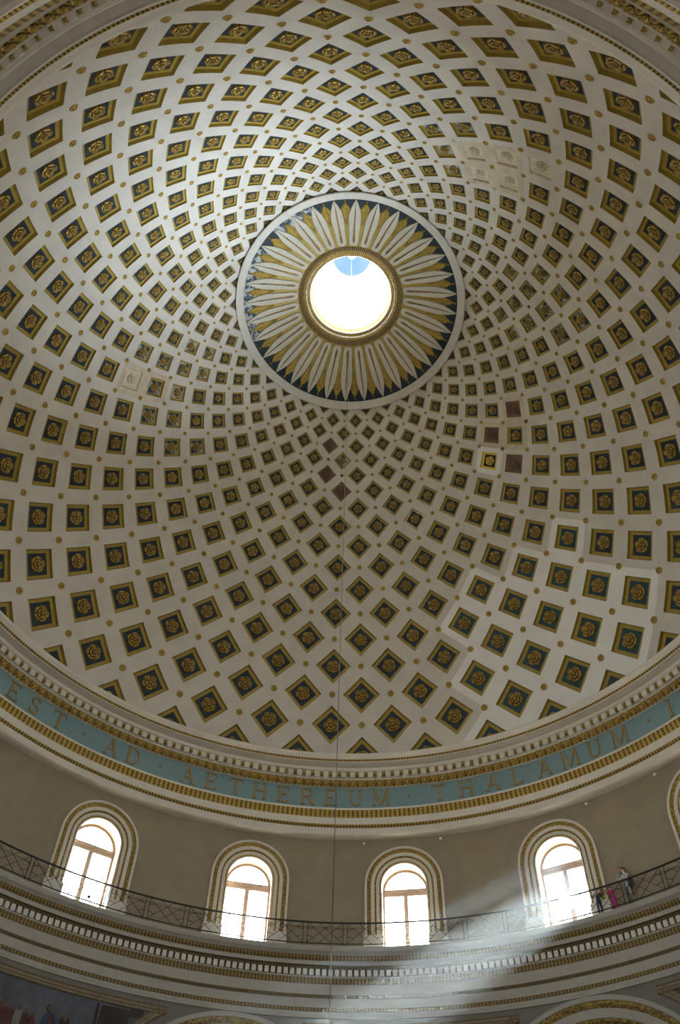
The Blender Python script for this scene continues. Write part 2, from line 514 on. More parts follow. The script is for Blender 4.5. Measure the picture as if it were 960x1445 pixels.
def kind_of(key):
    if key in CLEAN: return 'c'
    if key in PALE: return 'p'
    if key in RED: return 'r'
    if key in FRESH: return 'f'
    if key in CHIP: return 'h'
    if key in FLAKE: return 'k'
    return 'n'
LABEL = {'p': 'coffer stripped to bare plaster', 'r': 'coffer with rust brown worn gilding', 'f': 'coffer with fresh bright gilding',
         'h': 'coffer with chipped pale frame', 'k': 'coffer with flaking blue paint'}
rest = MB(); rest_mats = ['gilt', 'blue', 'gilt_rosette', 'blue_clean', 'gilt_pale', 'gilt_red', 'blue_red', 'gilt_new', 'blue_black', 'gilt_chip', 'blue_flake', 'gilt_gap', 'pale_gap']
def dump(mb, me, mw, names):
    vs = [mw @ v.co for v in me.vertices]
    for q, mt in enumerate(me.materials):
        mi = names.index(next(k for k, m in M.items() if m == mt))
        b = len(mb.v) if q == 0 else b
        if q == 0: mb.v.extend(vs)
        for p in me.polygons:
            if p.material_index == q:
                mb.f.append(tuple(b + i for i in p.vertices)); mb.i.append(mi)
for k in range(-2, 16):
    for j in range(-32, 32):
        if (k + j) % 2: continue
        key = (k, j)
        kd = kind_of(key)
        fr, pa, rm, c0, bas, U = coffer_mesh(k, kd)
        a = AZ0 + j * UA
        rz = Matrix.Rotation(-a, 4, 'Z') @ Matrix.Translation(c0)
        rk = ROS[{'p': 'p', 'r': 'r', 'f': 'f'}.get(kd, 'n')]
        spin = Matrix.Rotation(radians(rnd.choice((0, 36, 18))), 4, 'Z')
        single = (k <= 7 and in_view(rz.translation)) or (kd in 'prfh' and k <= 12) or (k == 8 and in_view(rz.translation) and not (-9 <= j <= 7))
        if single:
            o = inst('coffer', fr, rz, ceiling)
            if kd in LABEL: o['label'] = LABEL[kd]
            inst('panel', pa, Matrix.Identity(4), o)
            inst('rosette', rk, rm @ spin, o)
        else:
            dump(rest, fr, rz, rest_mats); dump(rest, pa, rz, rest_mats); dump(rest, rk, rz @ rm @ spin, rest_mats)
o = rest.obj('coffer', [M[n] for n in rest_mats], ceiling); o['kind'] = 'stuff'
rest = MB(); sm = ['gilt_stud', 'gilt_pale', 'gilt_red', 'gilt_gap', 'pale_gap']
STUD_RED = {(10, -1), (11, -2), (8, 9), (8, 11), (6, -14)}
STUD_PALE = {(8, 27), (9, 24)}
for k in range(-2, 16):
    r0, z0 = dome_rz(k)
    U = r0 * UA
    c0 = pol(r0, 0, z0)
    bas = coffer_mesh(k, 'n')[4]
    for j in range(-32, 32):
        if (k + j) % 2 == 0: continue
        a = AZ0 + j * UA
        rs = 0.112 * U
        mw = Matrix.Rotation(-a, 4, 'Z') @ Matrix.Translation(c0) @ bas @ Matrix.Diagonal((rs, rs, rs * 0.75, 1))
        if k == 15 : continue
        me = STUD['r' if (k, j) in STUD_RED else 'p' if (k, j) in STUD_PALE else 'n']
        if (k <= 7 and in_view(mw.translation)):
            inst('gilded_stud', me, mw, ceiling)
        else:
            dump(rest, me, mw, sm)
o = rest.obj('gilded_stud', [M[n] for n in sm], ceiling); o['kind'] = 'stuff'

# ------------------------------------------------------------------ sunburst round the oculus (trim_1)
def zf(r):
    d = 6.22 - r
    return 18.74 + 0.62 * d - 0.0395 * d * d
def sb(r, a, h=0.0):
    return pol(r, a, zf(r)) + pol(-0.53 * h, a, -0.85 * h)
trim1 = structure(empty('trim_1', (0, 0, 0)))
pr = [(6.25, zf(6.25) + .02)] + [(r, zf(r)) for r in (6.0, 5.6, 5.2, 4.8)] + [(r, zf(r)) for r in (4.4, 4.0, 3.6, 3.1)]
lathe('sunburst_ground', pr, [M['sun_blue'], M['gilt']], [0, 0, 0, 0, 1, 1, 1, 1], 128, trim1)
# flaked patches of the ground, left and upper left
for (a0, a1, nm) in ((-2.15, -1.20, 'flaked_ground'), (-2.75, -2.35, 'flaked_ground')):
    pv = [(r, zf(r) - .012) for r in (6.2, 5.8, 5.4, 5.0)]
    lathe(nm, pv, M['blue_flake'], None, 16, trim1, a0, a1)
# white ring
lathe('white_ring', [(6.66, 18.60), (6.62, 18.42), (6.56, 18.42), (6.24, 18.66), (6.20, 18.70), (6.22, 18.80)], M['ring'], None, 128, trim1)
PW = [(3.20, 0.12), (3.25, .20), (3.36, .255), (3.50, .275), (3.8, .285), (4.2, .305), (4.6, .345), (4.9, .365), (5.2, .355), (5.5, .29), (5.8, .19), (6.0, .11), (6.2, .004)]
def petal_meshes():
    H = 0.07
    vs, fs = [], []
    for r, w in PW:
        sl = 0.0 if r < 3.5 else (.06 if r < 4.0 else (.05 if r < 4.4 else (.035 if r < 5.3 else max(.004, .03 * (6.2 - r) / .9))))
        sl = min(sl, w * .45)
        for x, h in ((-w, 0), (-w * .92, H), (-sl - .01 * (sl > 0), H), (-sl, H * .15), (sl, H * .15), (sl + .01 * (sl > 0), H), (w * .92, H), (w, 0)):
            vs.append(sb(r, x / r, h))
    m = 8
    ix = []
    for i in range(len(PW) - 1):
        for q in range(m - 1):
            fs.append((i * m + q, i * m + q + 1, (i + 1) * m + q + 1, (i + 1) * m + q)); ix.append(1 if q == 3 and PW[i][0] > 3.3 else 0)
    fs.append(tuple(range(m))); ix.append(0)
    # raise the slot floor back up where there is no slot
    return mesh_obj('petal', vs, fs, [M['petal'], M['slot']], ix, False, None, False).data
PET = petal_meshes()
def leaf_mesh():
    vs, fs = [], []
    ol = [(4.55, .03), (4.8, .10), (5.0, .17), (5.2, .21), (5.35, .27), (5.42, .235), (5.55, .27), (5.62, .215), (5.72, .215), (5.78, .14), (5.88, .11), (5.94, .045), (6.0, .03), (6.03, .055), (6.1, .06), (6.15, .02)]
    for r, w in ol:
        for x, h in ((-w, .005), (-w * .5, .05), (0, .025), (w * .5, .05), (w, .005)):
            vs.append(sb(r, x / r, h))
    for i in range(len(ol) - 1):
        for q in range(4):
            fs.append((i * 5 + q, i * 5 + q + 1, (i + 1) * 5 + q + 1, (i + 1) * 5 + q))
    return mesh_obj('gilded_leaf', vs, fs, M['leaf_gold'], None, False, None, False).data
LEAF = leaf_mesh()
for i in range(32):
    inst('petal', PET, Matrix.Rotation(-(AZ0 + (2 * i + 1) * UA), 4, 'Z'), trim1)
    inst('gilded_leaf', LEAF, Matrix.Rotation(-(AZ0 + 2 * i * UA), 4, 'Z'), trim1)
# gilded rim of the oculus
lathe('oculus_rim', [(3.20, 20.40), (3.14, 20.285), (3.06, 20.28), (3.00, 20.32), (2.94, 20.31), (2.86, 20.37), (2.80, 20.42), (2.72, 20.40), (2.66, 20.44), (2.62, 20.56), (2.50, 20.62), (2.44, 20.58), (2.40, 20.66), (2.38, 20.80), (2.30, 20.92), (2.27, 21.25), (2.165, 21.40), (2.165, 21.50), (2.22, 21.55)],
      [M['rim_dark'], M['rim_gold'], M['lantern_white']], [0, 0, 0, 0, 0, 0, 1, 1, 2, 1, 1, 2, 1, 1, 2, 2, 2, 2], 160, trim1)
bead = MB()
for i in range(120):
    a = 2 * pi * i / 120
    bead.ball(pol(2.69, a, 20.42), .05, nu=6, nv=4)
o = bead.obj('gilded_bead', M['rim_gold'], trim1, True); o['kind'] = 'stuff'

# ------------------------------------------------------------------ lantern (wall_lantern, ceiling_lantern)
lan = structure(empty('wall_lantern', (0, 0, 21.5)))
LOFF = Vector((0, 0, -21.5))
mb = MB()
NL, LW = 8, 0.34
def lcol(a0, a1, z0, z1, ri=2.22, ro=2.75):
    n = max(1, int((a1 - a0) / 0.12))
    mb.box(lambda x, y, z: pol(y, x, z) + LOFF, a0, a1, ri, ro, z0, z1, 0, n)
lcol(0, 2 * pi, 21.5, 24.15); lcol(0, 2 * pi, 26.1, 26.3)  # solid below high sills, shaped to keep direct sun off the dome
for i in range(NL):
    a = i * 2 * pi / NL + .2
    lcol(a + LW, a + 2 * pi / NL - LW, 24.15, 26.1)
mb.obj('lantern_drum', M['lantern_white'], lan)
mb = MB()
for i in range(NL):
    a = i * 2 * pi / NL + .2
    mb.box(lambda x, y, z: pol(y, x, z) + LOFF, a - .012, a + .012, 2.45, 2.5, 24.15, 26.1)
    for z in (24.8, 25.45):
        mb.box(lambda x, y, zz: pol(y, x, zz) + LOFF, a - LW, a + LW, 2.45, 2.5, z - .02, z + .02, 0, 4)
mb.obj('lantern_glazing_bars', M['frame'], lan)
clan = structure(empty('ceiling_lantern', (0, 0, 26.3)))
lathe('lantern_cornice', [(2.75, 26.3), (2.05, 26.2), (1.95, 26.3), (1.70, 26.4), (1.62, 26.55), (1.35, 26.7), (1.26, 26.9), (1.24, 27.0)], M['lantern_white'], None, 64, clan).location = (0, 0, -26.3)
lathe('painted_sky', [(1.26, 26.95), (1.1, 27.05), (.6, 27.28), (0.001, 27.36)], M['sky_paint'], None, 48, clan).location = (0, 0, -26.3)
inst('ceiling_rosette', flower_mesh('ceiling_rosette', 6, ros_rings, 5, [M['lantern_white']]), Matrix.Translation((0, 0, 1.04)) @ Matrix.Rotation(pi, 4, 'X') @ Matrix.Diagonal((.26, .26, .26, 1)), clan)
lathe('lantern_roof', [(2.9, 26.1), (2.9, 26.5), (2.2, 27.4), (1.2, 28.0), (0.001, 28.2)], M['outer'], None, 48, clan).location = (0, 0, -26.3)

# ------------------------------------------------------------------ upper entablature (trim_2)
trim2 = structure(empty('trim_2', (0, 0, 0)))
W, G, Fi, Le, Fr = 0, 1, 2, 3, 4
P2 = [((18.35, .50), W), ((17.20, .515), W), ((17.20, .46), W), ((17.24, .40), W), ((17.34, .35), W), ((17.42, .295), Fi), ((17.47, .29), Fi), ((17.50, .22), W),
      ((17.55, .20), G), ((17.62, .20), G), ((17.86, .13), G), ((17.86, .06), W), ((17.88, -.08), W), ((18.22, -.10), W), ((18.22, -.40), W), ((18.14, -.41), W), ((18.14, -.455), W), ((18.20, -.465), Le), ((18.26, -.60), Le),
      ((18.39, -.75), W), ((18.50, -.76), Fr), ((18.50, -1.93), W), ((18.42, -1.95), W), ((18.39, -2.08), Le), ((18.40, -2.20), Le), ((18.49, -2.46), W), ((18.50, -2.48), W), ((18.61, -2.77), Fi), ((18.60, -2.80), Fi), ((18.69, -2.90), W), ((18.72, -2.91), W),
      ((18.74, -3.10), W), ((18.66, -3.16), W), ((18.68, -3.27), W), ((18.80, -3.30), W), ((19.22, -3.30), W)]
lathe('entablature', [p for p, _ in P2], [M['white'], M['white_shade'], M['band_fine'], M['band_leaf'], M['frieze']], [m for _, m in P2][:-1], 320, trim2)
DA = 2 * pi / 240
mb = MB()
mb.box(lambda x, y, z: pol(y, x, z), -DA * .29, DA * .29, 17.98, 18.24, -.40, -.085)
DENT = mb.obj('dentil', M['white'], None, False, False).data
mb = MB()
mb.box(lambda x, y, z: pol(y, x, z), -.0055, .0055, 18.03, 18.21, -.235, -.09)
mb.ball(pol(18.12, 0, -.235), .06, .06, .045, 8, 5); mb.ball(pol(18.03, 0, -.165), .05, .03, .045, 8, 5)
DFL = mb.obj('dentil_flower', M['gilt_rosette'], None, False, False).data
mb = MB()          # acanthus leaf of the gilded band below the dentils
lf = [(-.47, 18.17, .5, .0), (-.52, 18.175, .80, .03), (-.60, 18.20, .85, .05), (-.68, 18.25, .66, .06), (-.75, 18.33, .12, .05)]
vs = []
for z, r, w, h in lf:
    for x, hh in ((-1, 0), (-.5, .8), (0, .35), (.5, .8), (1, 0)):
        vs.append(pol(r + .03 - h * hh * 1.3, x * w * DA * .5, z - h * hh * .5))
mb.add(vs, [(i * 5 + q, i * 5 + q + 1, (i + 1) * 5 + q + 1, (i + 1) * 5 + q) for i in range(4) for q in range(4)])
EGG = mb.obj('acanthus_leaf', M['acanthus'], None, False, False).data
D0 = radians(-1.02)
for i in range(240):
    R_ = Matrix.Rotation(-(D0 + i * DA), 4, 'Z')
    inst('dentil_flower', DFL, R_, trim2)
    R_ = Matrix.Rotation(-(D0 + (i + .5) * DA), 4, 'Z')
    inst('dentil', DENT, R_, trim2)
    inst('acanthus_leaf', EGG, R_, trim2)
# frieze lettering
SER = .055
def bx(x0, y0, x1, y1): return [(x0, y0), (x1, y0), (x1, y1), (x0, y1)]
def st(x0, y0, x1, y1, w):
    dx, dy = x1 - x0, y1 - y0
    L = hypot(dx, dy); nx, ny = -dy / L * w / 2, dx / L * w / 2
    return [(x0 + nx, y0 + ny), (x0 - nx, y0 - ny), (x1 - nx, y1 - ny), (x1 + nx, y1 + ny)]
def arc(cx, cy, rx, ry, a0, a1, w, n=12):
    out = []
    for i in range(n):
        p, q = radians(a0 + (a1 - a0) * i / n), radians(a0 + (a1 - a0) * (i + 1) / n)
        out.append([(cx + rx * cos(p), cy + ry * sin(p)), (cx + (rx - w) * cos(p), cy + (ry - w) * sin(p)), (cx + (rx - w) * cos(q), cy + (ry - w) * sin(q)), (cx + rx * cos(q), cy + ry * sin(q))])
    return out
TW, TN = .115, .07          # thick and thin strokes
def foot(x, y, w=.26): return bx(x - w / 2, y, x + w / 2, y + SER)
GL = {
 'E': (.70, [bx(.08, 0, .08 + TW, 1), bx(0, 0, .66, TN), bx(0, 1 - TN, .64, 1), bx(.1, .48, .50, .48 + TN), bx(.60, 0, .66, .2), bx(.58, .8, .64, 1), bx(.46, .40, .51, .62)]),
 'T': (.78, [bx(.39 - TW / 2, 0, .39 + TW / 2, 1), bx(0, 1 - TN, .78, 1), foot(.39, 0), bx(0, .8, .06, 1), bx(.72, .8, .78, 1)]),
 'H': (.86, [bx(.1, 0, .1 + TW, 1), bx(.65, 0, .65 + TW, 1), bx(.1, .47, .72, .47 + TN), foot(.157, 0), foot(.157, 1 - SER), foot(.707, 0), foot(.707, 1 - SER)]),
 'I': (.3, [bx(.15 - TW / 2, 0, .15 + TW / 2, 1), foot(.15, 0), foot(.15, 1 - SER)]),
 'L': (.66, [bx(.08, 0, .08 + TW, 1), bx(0, 0, .64, TN), bx(.58, 0, .64, .22), foot(.137, 1 - SER)]),
 'A': (.84, [st(.10, 0, .42, 1, TN), st(.42, 1, .74, 0, TW), bx(.22, .32, .60, .32 + TN), foot(.10, 0, .22), foot(.74, 0, .24)]),
 'M': (1.0, [st(.10, 0, .14, 1, TN), st(.14, 1, .50, .05, TW), st(.50, .05, .86, 1, TN), st(.86, 1, .92, 0, TW), foot(.10, 0, .22), foot(.92, 0, .24), bx(.04, 1 - SER, .18, 1), bx(.82, 1 - SER, .98, 1)]),
 'N': (.88, [bx(.10, 0, .10 + TN, 1), st(.12, 1, .76, 0, TW), bx(.72, 0, .72 + TN, 1), foot(.13, 0, .24), bx(0, 1 - SER, .16, 1), foot(.76, 1 - SER, .24)]),
 'U': (.82, [bx(.1, .32, .1 + TW, 1), bx(.66, .32, .66 + TN, 1), foot(.157, 1 - SER), foot(.69, 1 - SER, .22)] + arc(.415, .33, .315, .33, 180, 360, .09)),
 'D': (.82, [bx(.08, 0, .08 + TW, 1), bx(0, 0, .36, TN), bx(0, 1 - TN, .36, 1)] + arc(.34, .5, .44, .5, -90, 90, .085, 14)),
 'R': (.80, [bx(.08, 0, .08 + TW, 1), bx(0, 1 - TN, .4, 1), bx(.14, .46, .4, .46 + TN), st(.40, .48, .70, .02, TW), foot(.137, 0), bx(.64, 0, .82, SER)] + arc(.38, .73, .27, .27, -90, 90, .08, 10)),
 'S': (.60, arc(.30, .74, .26, .26, 20, 270, .095, 14) + arc(.30, .27, .28, .27, 90, -160, .095, 14) + [bx(.50, .76, .56, .96), bx(.02, .06, .08, .28)]),
 '·': (.16, [bx(0, .44, .14, .58)]),
}
TEXT = [('E', -55.0), ('S', -51.1), ('T', -46.7), ('·', -42.2), ('A', -37.4), ('D', -33.6), ('·', -29.0), ('A', -24.3), ('E', -20.45), ('T', -16.4), ('H', -12.4), ('E', -8.55),
        ('R', -4.6), ('E', -.8), ('U', 3.2), ('M', 7.35), ('·', 12.05), ('T', 16.8), ('H', 21.2), ('A', 25.6), ('L', 29.65), ('A', 34.2), ('M', 38.5), ('U', 42.6), ('M', 47.0), ('·', 52.1), ('I', 55.95), ('N', 59.3)]
LZ, LH = -1.79, .92
for ch, az in TEXT:
    w, polys = GL[ch]
    mb = MB()
    for p in polys:
        n = len(p)
        f = lambda x, y, d: pol(18.5 - d, radians(az) + (x - w / 2) * LH / 18.5, LZ + y * LH)
        vs = [f(x, y, .05) for x, y in p] + [f(x, y, -.01) for x, y in p]
        mb.add(vs, [tuple(range(n))] + [(i, n + i, n + (i + 1) % n, (i + 1) % n) for i in range(n)])
    mb.obj('letter' if ch != '·' else 'interpunct', M['letter'], trim2)

# ------------------------------------------------------------------ drum wall with window openings (wall_upper)
RW, RO = 19.2, 20.15
ZB, ZT = -8.76, -3.2
AC, OR_ = -5.68, 1.08            # arch centre height and half width of the opening
def arch_wall(name, centres, half, ac, rad, zb, zt, ri, ro, mats, step, n_arch=20, arch_to_floor=True):
    """round wall between zb and zt with arched openings; inner face, reveal and outer face"""
    mb = MB()
    ss = [-rad * cos(pi * i / n_arch) for i in range(n_arch + 1)]
    side = [rad + (half - rad) * i / step for i in range(step + 1)]
    for c in centres:
        def P(s, z, r): return pol(r, c + s / ri, z)
        for sg in (-1, 1):
            for i in range(step):
                a, b = sg * side[i], sg * side[i + 1]
                mb.add([P(a, zb, ri), P(b, zb, ri), P(b, zt, ri), P(a, zt, ri)], [(0, 1, 2, 3)], 0)
                mb.add([P(a, zb, ro), P(b, zb, ro), P(b, zt, ro), P(a, zt, ro)], [(0, 1, 2, 3)], 2)
            mb.add([P(sg * rad, zb, ri), P(sg * rad, ac, ri), P(sg * rad, ac, ro), P(sg * rad, zb, ro)], [(0, 1, 2, 3)], 1)
        for i in range(n_arch):
            a, b = ss[i], ss[i + 1]
            za, zb_ = ac + sqrt(max(0, rad * rad - a * a)), ac + sqrt(max(0, rad * rad - b * b))
            mb.add([P(a, za, ri), P(b, zb_, ri), P(b, zt, ri), P(a, zt, ri)], [(0, 1, 2, 3)], 0)
            mb.add([P(a, za, ro), P(b, zb_, ro), P(b, zt, ro), P(a, zt, ro)], [(0, 1, 2, 3)], 2)
            mb.add([P(a, za, ri), P(b, zb_, ri), P(b, zb_, ro), P(a, za, ro)], [(0, 1, 2, 3)], 1)
    return mb.obj(name, mats)
wall_up = structure(arch_wall('wall_upper', WIN_AZ, RW * radians(11.25), AC, OR_, ZB, ZT, RW, RO, [M['wall'], M['reveal'], M['outer']], 8))

# windows: built once at azimuth 0, copied round
def WP(s, z, d):        # d = distance in front of the wall face
    return pol(RW - d, s / RW, z)
def path_pts(R):
    pts = [(-R, -8.08), (-R, -6.9), (-R, AC)]
    pts += [(-R * cos(pi * i / 24), AC + R * sin(pi * i / 24)) for i in range(1, 24)]
    return pts + [(R, AC), (R, -6.9), (R, -8.08)]
def sweep(mb, prof, mi=0):
    m = len(prof)
    cols = [path_pts(R) for R, d in prof]
    n = len(cols[0])
    vs = [WP(cols[q][i][0], cols[q][i][1], prof[q][1]) for i in range(n) for q in range(m)]
    fs = [(i * m + q, i * m + q + 1, (i + 1) * m + q + 1, (i + 1) * m + q) for i in range(n - 1) for q in range(m - 1)]
    fs += [tuple(range(m)), tuple(range((n - 1) * m, n * m))]
    mb.add(vs, fs, mi)
def window_proto():
    parts = []
    mb = MB(); sweep(mb, [(1.92, -.02), (1.92, .15), (1.84, .16), (1.80, .12), (1.62, .09), (1.62, .10), (1.45, .10), (1.44, .07), (1.36, .06), (1.22, .06), (1.20, .035), (1.14, .03), (1.08, .03), (1.075, -.04)])
    parts.append(('surround', mb.obj('surround', M['white'], None, False, False).data, None))
    for (R0, R1, d0, d1, nm) in ((1.805, 1.615, .125, .105, 'gilded_moulding'), (1.445, 1.355, .08, .07, 'gilded_moulding'), (1.205, 1.135, .045, .035, 'gilded_moulding')):
        mb = MB(); sweep(mb, [(R0, d0 - .05), (R0, d0), ((R0 + R1) / 2, (d0 + d1) / 2 + .035), (R1, d1), (R1, d1 - .05)])
        parts.append((nm, mb.obj(nm, M['win_gold'], None, False, False).data, None))
    for sg in (-1, 1):
        mb = MB(); mb.box(WP, min(sg * 1.06, sg * 1.97), max(sg * 1.06, sg * 1.97), -8.74, -8.06, -.02, .20)
        mb.v = mb.v
        parts.append(('plinth', None, sg))
    return parts
def bxw(mb, s0, s1, z0, z1, d0, d1, mi=0, n=1):
    mb.box(lambda x, y, z: WP(x, z, y), s0, s1, d0, d1, z0, z1, mi, n)
def win_build():
    out = []
    for nm, me, _ in window_proto():
        if me: out.append((nm, me))
    for sg in (-1, 1):
        mb = MB(); bxw(mb, min(sg * 1.06, sg * 1.97), max(sg * 1.06, sg * 1.97), -8.75, -8.06, -.02, .19)
        out.append(('plinth', mb.obj('plinth', M['white'], None, False, False).data))
    D = -.72
    mb = MB()
    # outer frame and arch ring
    for sg in (-1, 1):
        bxw(mb, min(sg * .99, sg * 1.09), max(sg * .99, sg * 1.09), -8.75, AC, D - .06, D + .06)
    for i in range(20):
        a0, a1 = pi * i / 20, pi * (i + 1) / 20
        q = []
        for a in (a0, a1):
            for R in (.97, 1.09):
                for dd in (D - .06, D + .06):
                    q.append(WP(-R * cos(a), AC + R * sin(a), dd))
        mb.add(q, [(0, 1, 5, 4), (2, 3, 7, 6), (1, 3, 7, 5), (0, 2, 6, 4)])
    out.append(('window_frame', mb.obj('window_frame', M['frame'], None, False, False).data))
    mb = MB(); bxw(mb, -1.0, 1.0, -5.72, -5.58, D - .08, D + .09); bxw(mb, -1.0, 1.0, -5.90, -5.73, D - .05, D + .05)
    out.append(('transom', mb.obj('transom', M['frame'], None, False, False).data))
    mb = MB(); bxw(mb, -.10, .10, -8.75, -5.9, D - .05, D + .06); bxw(mb, -1.0, 1.0, -8.75, -8.62, D - .04, D + .04)
    out.append(('mullion', mb.obj('mullion', M['frame'], None, False, False).data))
    mb = MB()
    for sg in (-1, 1):
        bxw(mb, sg * .55 - .011, sg * .55 + .011, -8.7, -5.9, D - .01, D + .01)
        for z in (-6.6, -7.3, -8.0):
            bxw(mb, min(sg * .1, sg * 1), max(sg * .1, sg * 1), z - .011, z + .011, D - .01, D + .01)
    for i in range(1, 6):
        a = pi * i / 6
        mb.bar(WP(-.1 * cos(a), AC + .12 + .1 * sin(a), D), WP(-.98 * cos(a), AC + .98 * sin(a), D), .022, .022)
    for i in range(14):
        a0, a1 = pi * i / 14, pi * (i + 1) / 14
        mb.bar(WP(-.5 * cos(a0), AC + .08 + .5 * sin(a0), D), WP(-.5 * cos(a1), AC + .08 + .5 * sin(a1), D), .022, .022)
    out.append(('glazing_bars', mb.obj('glazing_bars', M['frame'], None, False, False).data))
    mb = MB()
    for sg in (-1, 1):
        m2 = MB(); bxw(m2, min(sg * .09, sg * 1.0), max(sg * .09, sg * 1.0), -8.64, -5.88, D - .004, D + .004)
        out.append(('pane', m2.obj('pane', M['glass'], None, False, False).data))
    n = 16
    pts = [(-.99 * cos(pi * i / n), AC + .03 + .97 * sin(pi * i / n)) for i in range(n + 1)]
    m2 = MB()
    m2.add([WP(s, z, D - .004) for s, z in pts] + [WP(s, z, D + .004) for s, z in pts], [tuple(range(n + 1)), tuple(range(2 * n + 1, n, -1))] + [(i, i + 1, n + 2 + i, n + 1 + i) for i in range(n)])
    out.append(('pane', m2.obj('pane', M['glass'], None, False, False).data))
    return out
WPARTS = win_build()
for i, a in enumerate(WIN_AZ):
    w = structure(empty('window_%d' % (i + 1)))
    w.rotation_euler = (0, 0, -a)
    for nm, me in WPARTS:
        inst(nm, me, Matrix.Identity(4), w)

# ------------------------------------------------------------------ gallery and lower entablature (trim_3)
trim3 = structure(empty('trim_3', (0, 0, 0)))
W, G, Lo, Du = 0, 1, 2, 3
P3 = [((20.15, -8.75), W), ((18.62, -8.75), W), ((18.60, -8.82), W), ((18.64, -8.95), W), ((18.74, -9.05), W), ((18.76, -9.08), Lo), ((18.78, -9.18), Lo), ((18.85, -9.30), W), ((18.86, -9.32), W), ((18.88, -9.46), Du), ((18.96, -9.50), Du), ((19.00, -9.60), Du),
      ((19.12, -9.61), Du), ((19.12, -9.87), W), ((19.02, -9.875), W), ((19.02, -9.935), Lo), ((19.04, -9.96), Lo), ((19.09, -10.18), W), ((19.10, -10.20), W), ((19.12, -10.59), Du), ((19.08, -10.62), Du), ((19.11, -10.74), W), ((19.13, -10.75), W), ((19.15, -11.10), Du), ((19.11, -11.13), Lo), ((19.13, -11.26), W), ((19.15, -11.27), W), ((19.15, -11.50), W), ((19.22, -11.52), W)]
lathe('gallery_cornice', [p for p, _ in P3], [M['white_low_shade'], M['white_shade'], M['band_low'], M['band_dull']], [m for _, m in P3][:-1], 320, trim3)
mb = MB()
NG = 416
for i in range(NG):
    a = 2 * pi * i / NG
    mb.box(lambda x, y, z: pol(y, x, z), a - .0049, a + .0049, 18.985, 19.13, -9.86, -9.60)
o = mb.obj('dentil', M['white'], trim3); o['kind'] = 'stuff'

# ------------------------------------------------------------------ lower wall with the chapel arches (wall_lower)
ARCH_AZ = [WIN_AZ[(2 * i + 1) % 16] for i in range(8)]
ARCH_AZ = [WAZ + radians(-11.25 + 45 * i) for i in range(8)]
AZC, AR = -16.85, 5.3
FLOOR = -26.9
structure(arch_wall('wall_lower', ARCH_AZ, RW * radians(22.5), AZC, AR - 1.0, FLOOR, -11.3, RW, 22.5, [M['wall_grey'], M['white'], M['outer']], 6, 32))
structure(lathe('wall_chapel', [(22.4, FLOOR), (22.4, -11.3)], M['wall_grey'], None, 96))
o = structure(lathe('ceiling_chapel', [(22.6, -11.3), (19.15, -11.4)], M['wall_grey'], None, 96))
structure(lathe('floor', [(0.001, FLOOR), (22.6, FLOOR)], M['floor'], None, 64))
def arch_trim(idx, c):
    t = structure(empty('trim_%d' % idx)); t.rotation_euler = (0, 0, -c)
    def band(nm, prof, m):
        n = 48
        vs = [pol(RW - d, -R * cos(pi * i / n) / RW, AZC + R * sin(pi * i / n)) for i in range(n + 1) for R, d in prof]
        q = len(prof)
        fs = [(i * q + k, i * q + k + 1, (i + 1) * q + k + 1, (i + 1) * q + k) for i in range(n) for k in range(q - 1)]
        mesh_obj(nm, vs, fs, m, None, False, t)
    band('archivolt', [(AR, -.02), (AR, .16), (AR - .18, .15), (AR - .20, .10), (AR - .44, .08), (AR - .46, .10), (AR - .80, .10), (AR - .82, .05), (AR - 1.02, .03), (AR - 1.02, -.3)], M['white_low_shade'])
    band('gilded_moulding', [(AR - .185, .06), (AR - .19, .13), (AR - .32, .155), (AR - .45, .11), (AR - .455, .05)], M['arch_gold'])
    band('gilded_moulding', [(AR - .805, .02), (AR - .81, .08), (AR - .91, .10), (AR - 1.0, .05), (AR - 1.005, .0)], M['arch_gold'])
for i, c in enumerate(ARCH_AZ):
    arch_trim(4 + i, c)

# outer masonry of the drum and dome (keeps daylight out, seen from nowhere inside)
od = [(20.15, -3.21), (20.6, -3.2), (20.6, .6)] + [(dome_rz(k)[0] + .9 * max(.5, 1 - k / 30), dome_rz(k)[1] + .5 + .03 * k) for k in range(-2, 16)] + [(5.0, 20.4), (4.0, 21.2), (2.75, 22.0)]
structure(lathe('wall_outer', od, M['outer'], None, 96))
structure(lathe('wall_base', [(22.6, FLOOR), (22.6, -8.75), (20.1, -8.74)], M['outer'], None, 96))

# ------------------------------------------------------------------ gallery railing
rail = empty('gallery_railing', pol(0, 0, -8.75))
thing(rail, 'black iron railing with lattice panels along the round gallery edge', 'railing')
RR, RZ0, RZ1 = 18.74, -8.60, -7.66
OFF = Vector((0, 0, 8.75))
def ring_bar(nm, r0, r1, z0, z1):
    lathe(nm, [(r0, z0), (r1, z0), (r1, z1), (r0, z1), (r0, z0)], M['iron'], None, 256, rail).location = OFF
ring_bar('top_rail', RR - .035, RR + .035, RZ1 - .03, RZ1 + .025)
ring_bar('bottom_rail', RR - .018, RR + .018, RZ0 - .018, RZ0 + .018)
mb = MB(); mb.box(lambda x, y, z: pol(RR + y, x / RR, z), -.014, .014, -.014, .014, -8.752, RZ1 - .02)
POST = mb.obj('post', M['iron'], None, False, False).data
PW_ = RR * radians(5.625)
hx, hz = PW_ / 2 - .10, (RZ1 - RZ0) / 2 - .02
zc_ = (RZ0 + RZ1) / 2
segs = [(-1, 1, .35, -1), (-.35, 1, 1, -1), (-1, -1, .35, 1), (-.35, -1, 1, 1), (-1, .3, -.66, 1 - .52), (-1, -.3, -.66, -.48), (1, .3, .66, .48), (1, -.3, .66, -.48)]
BARS = []
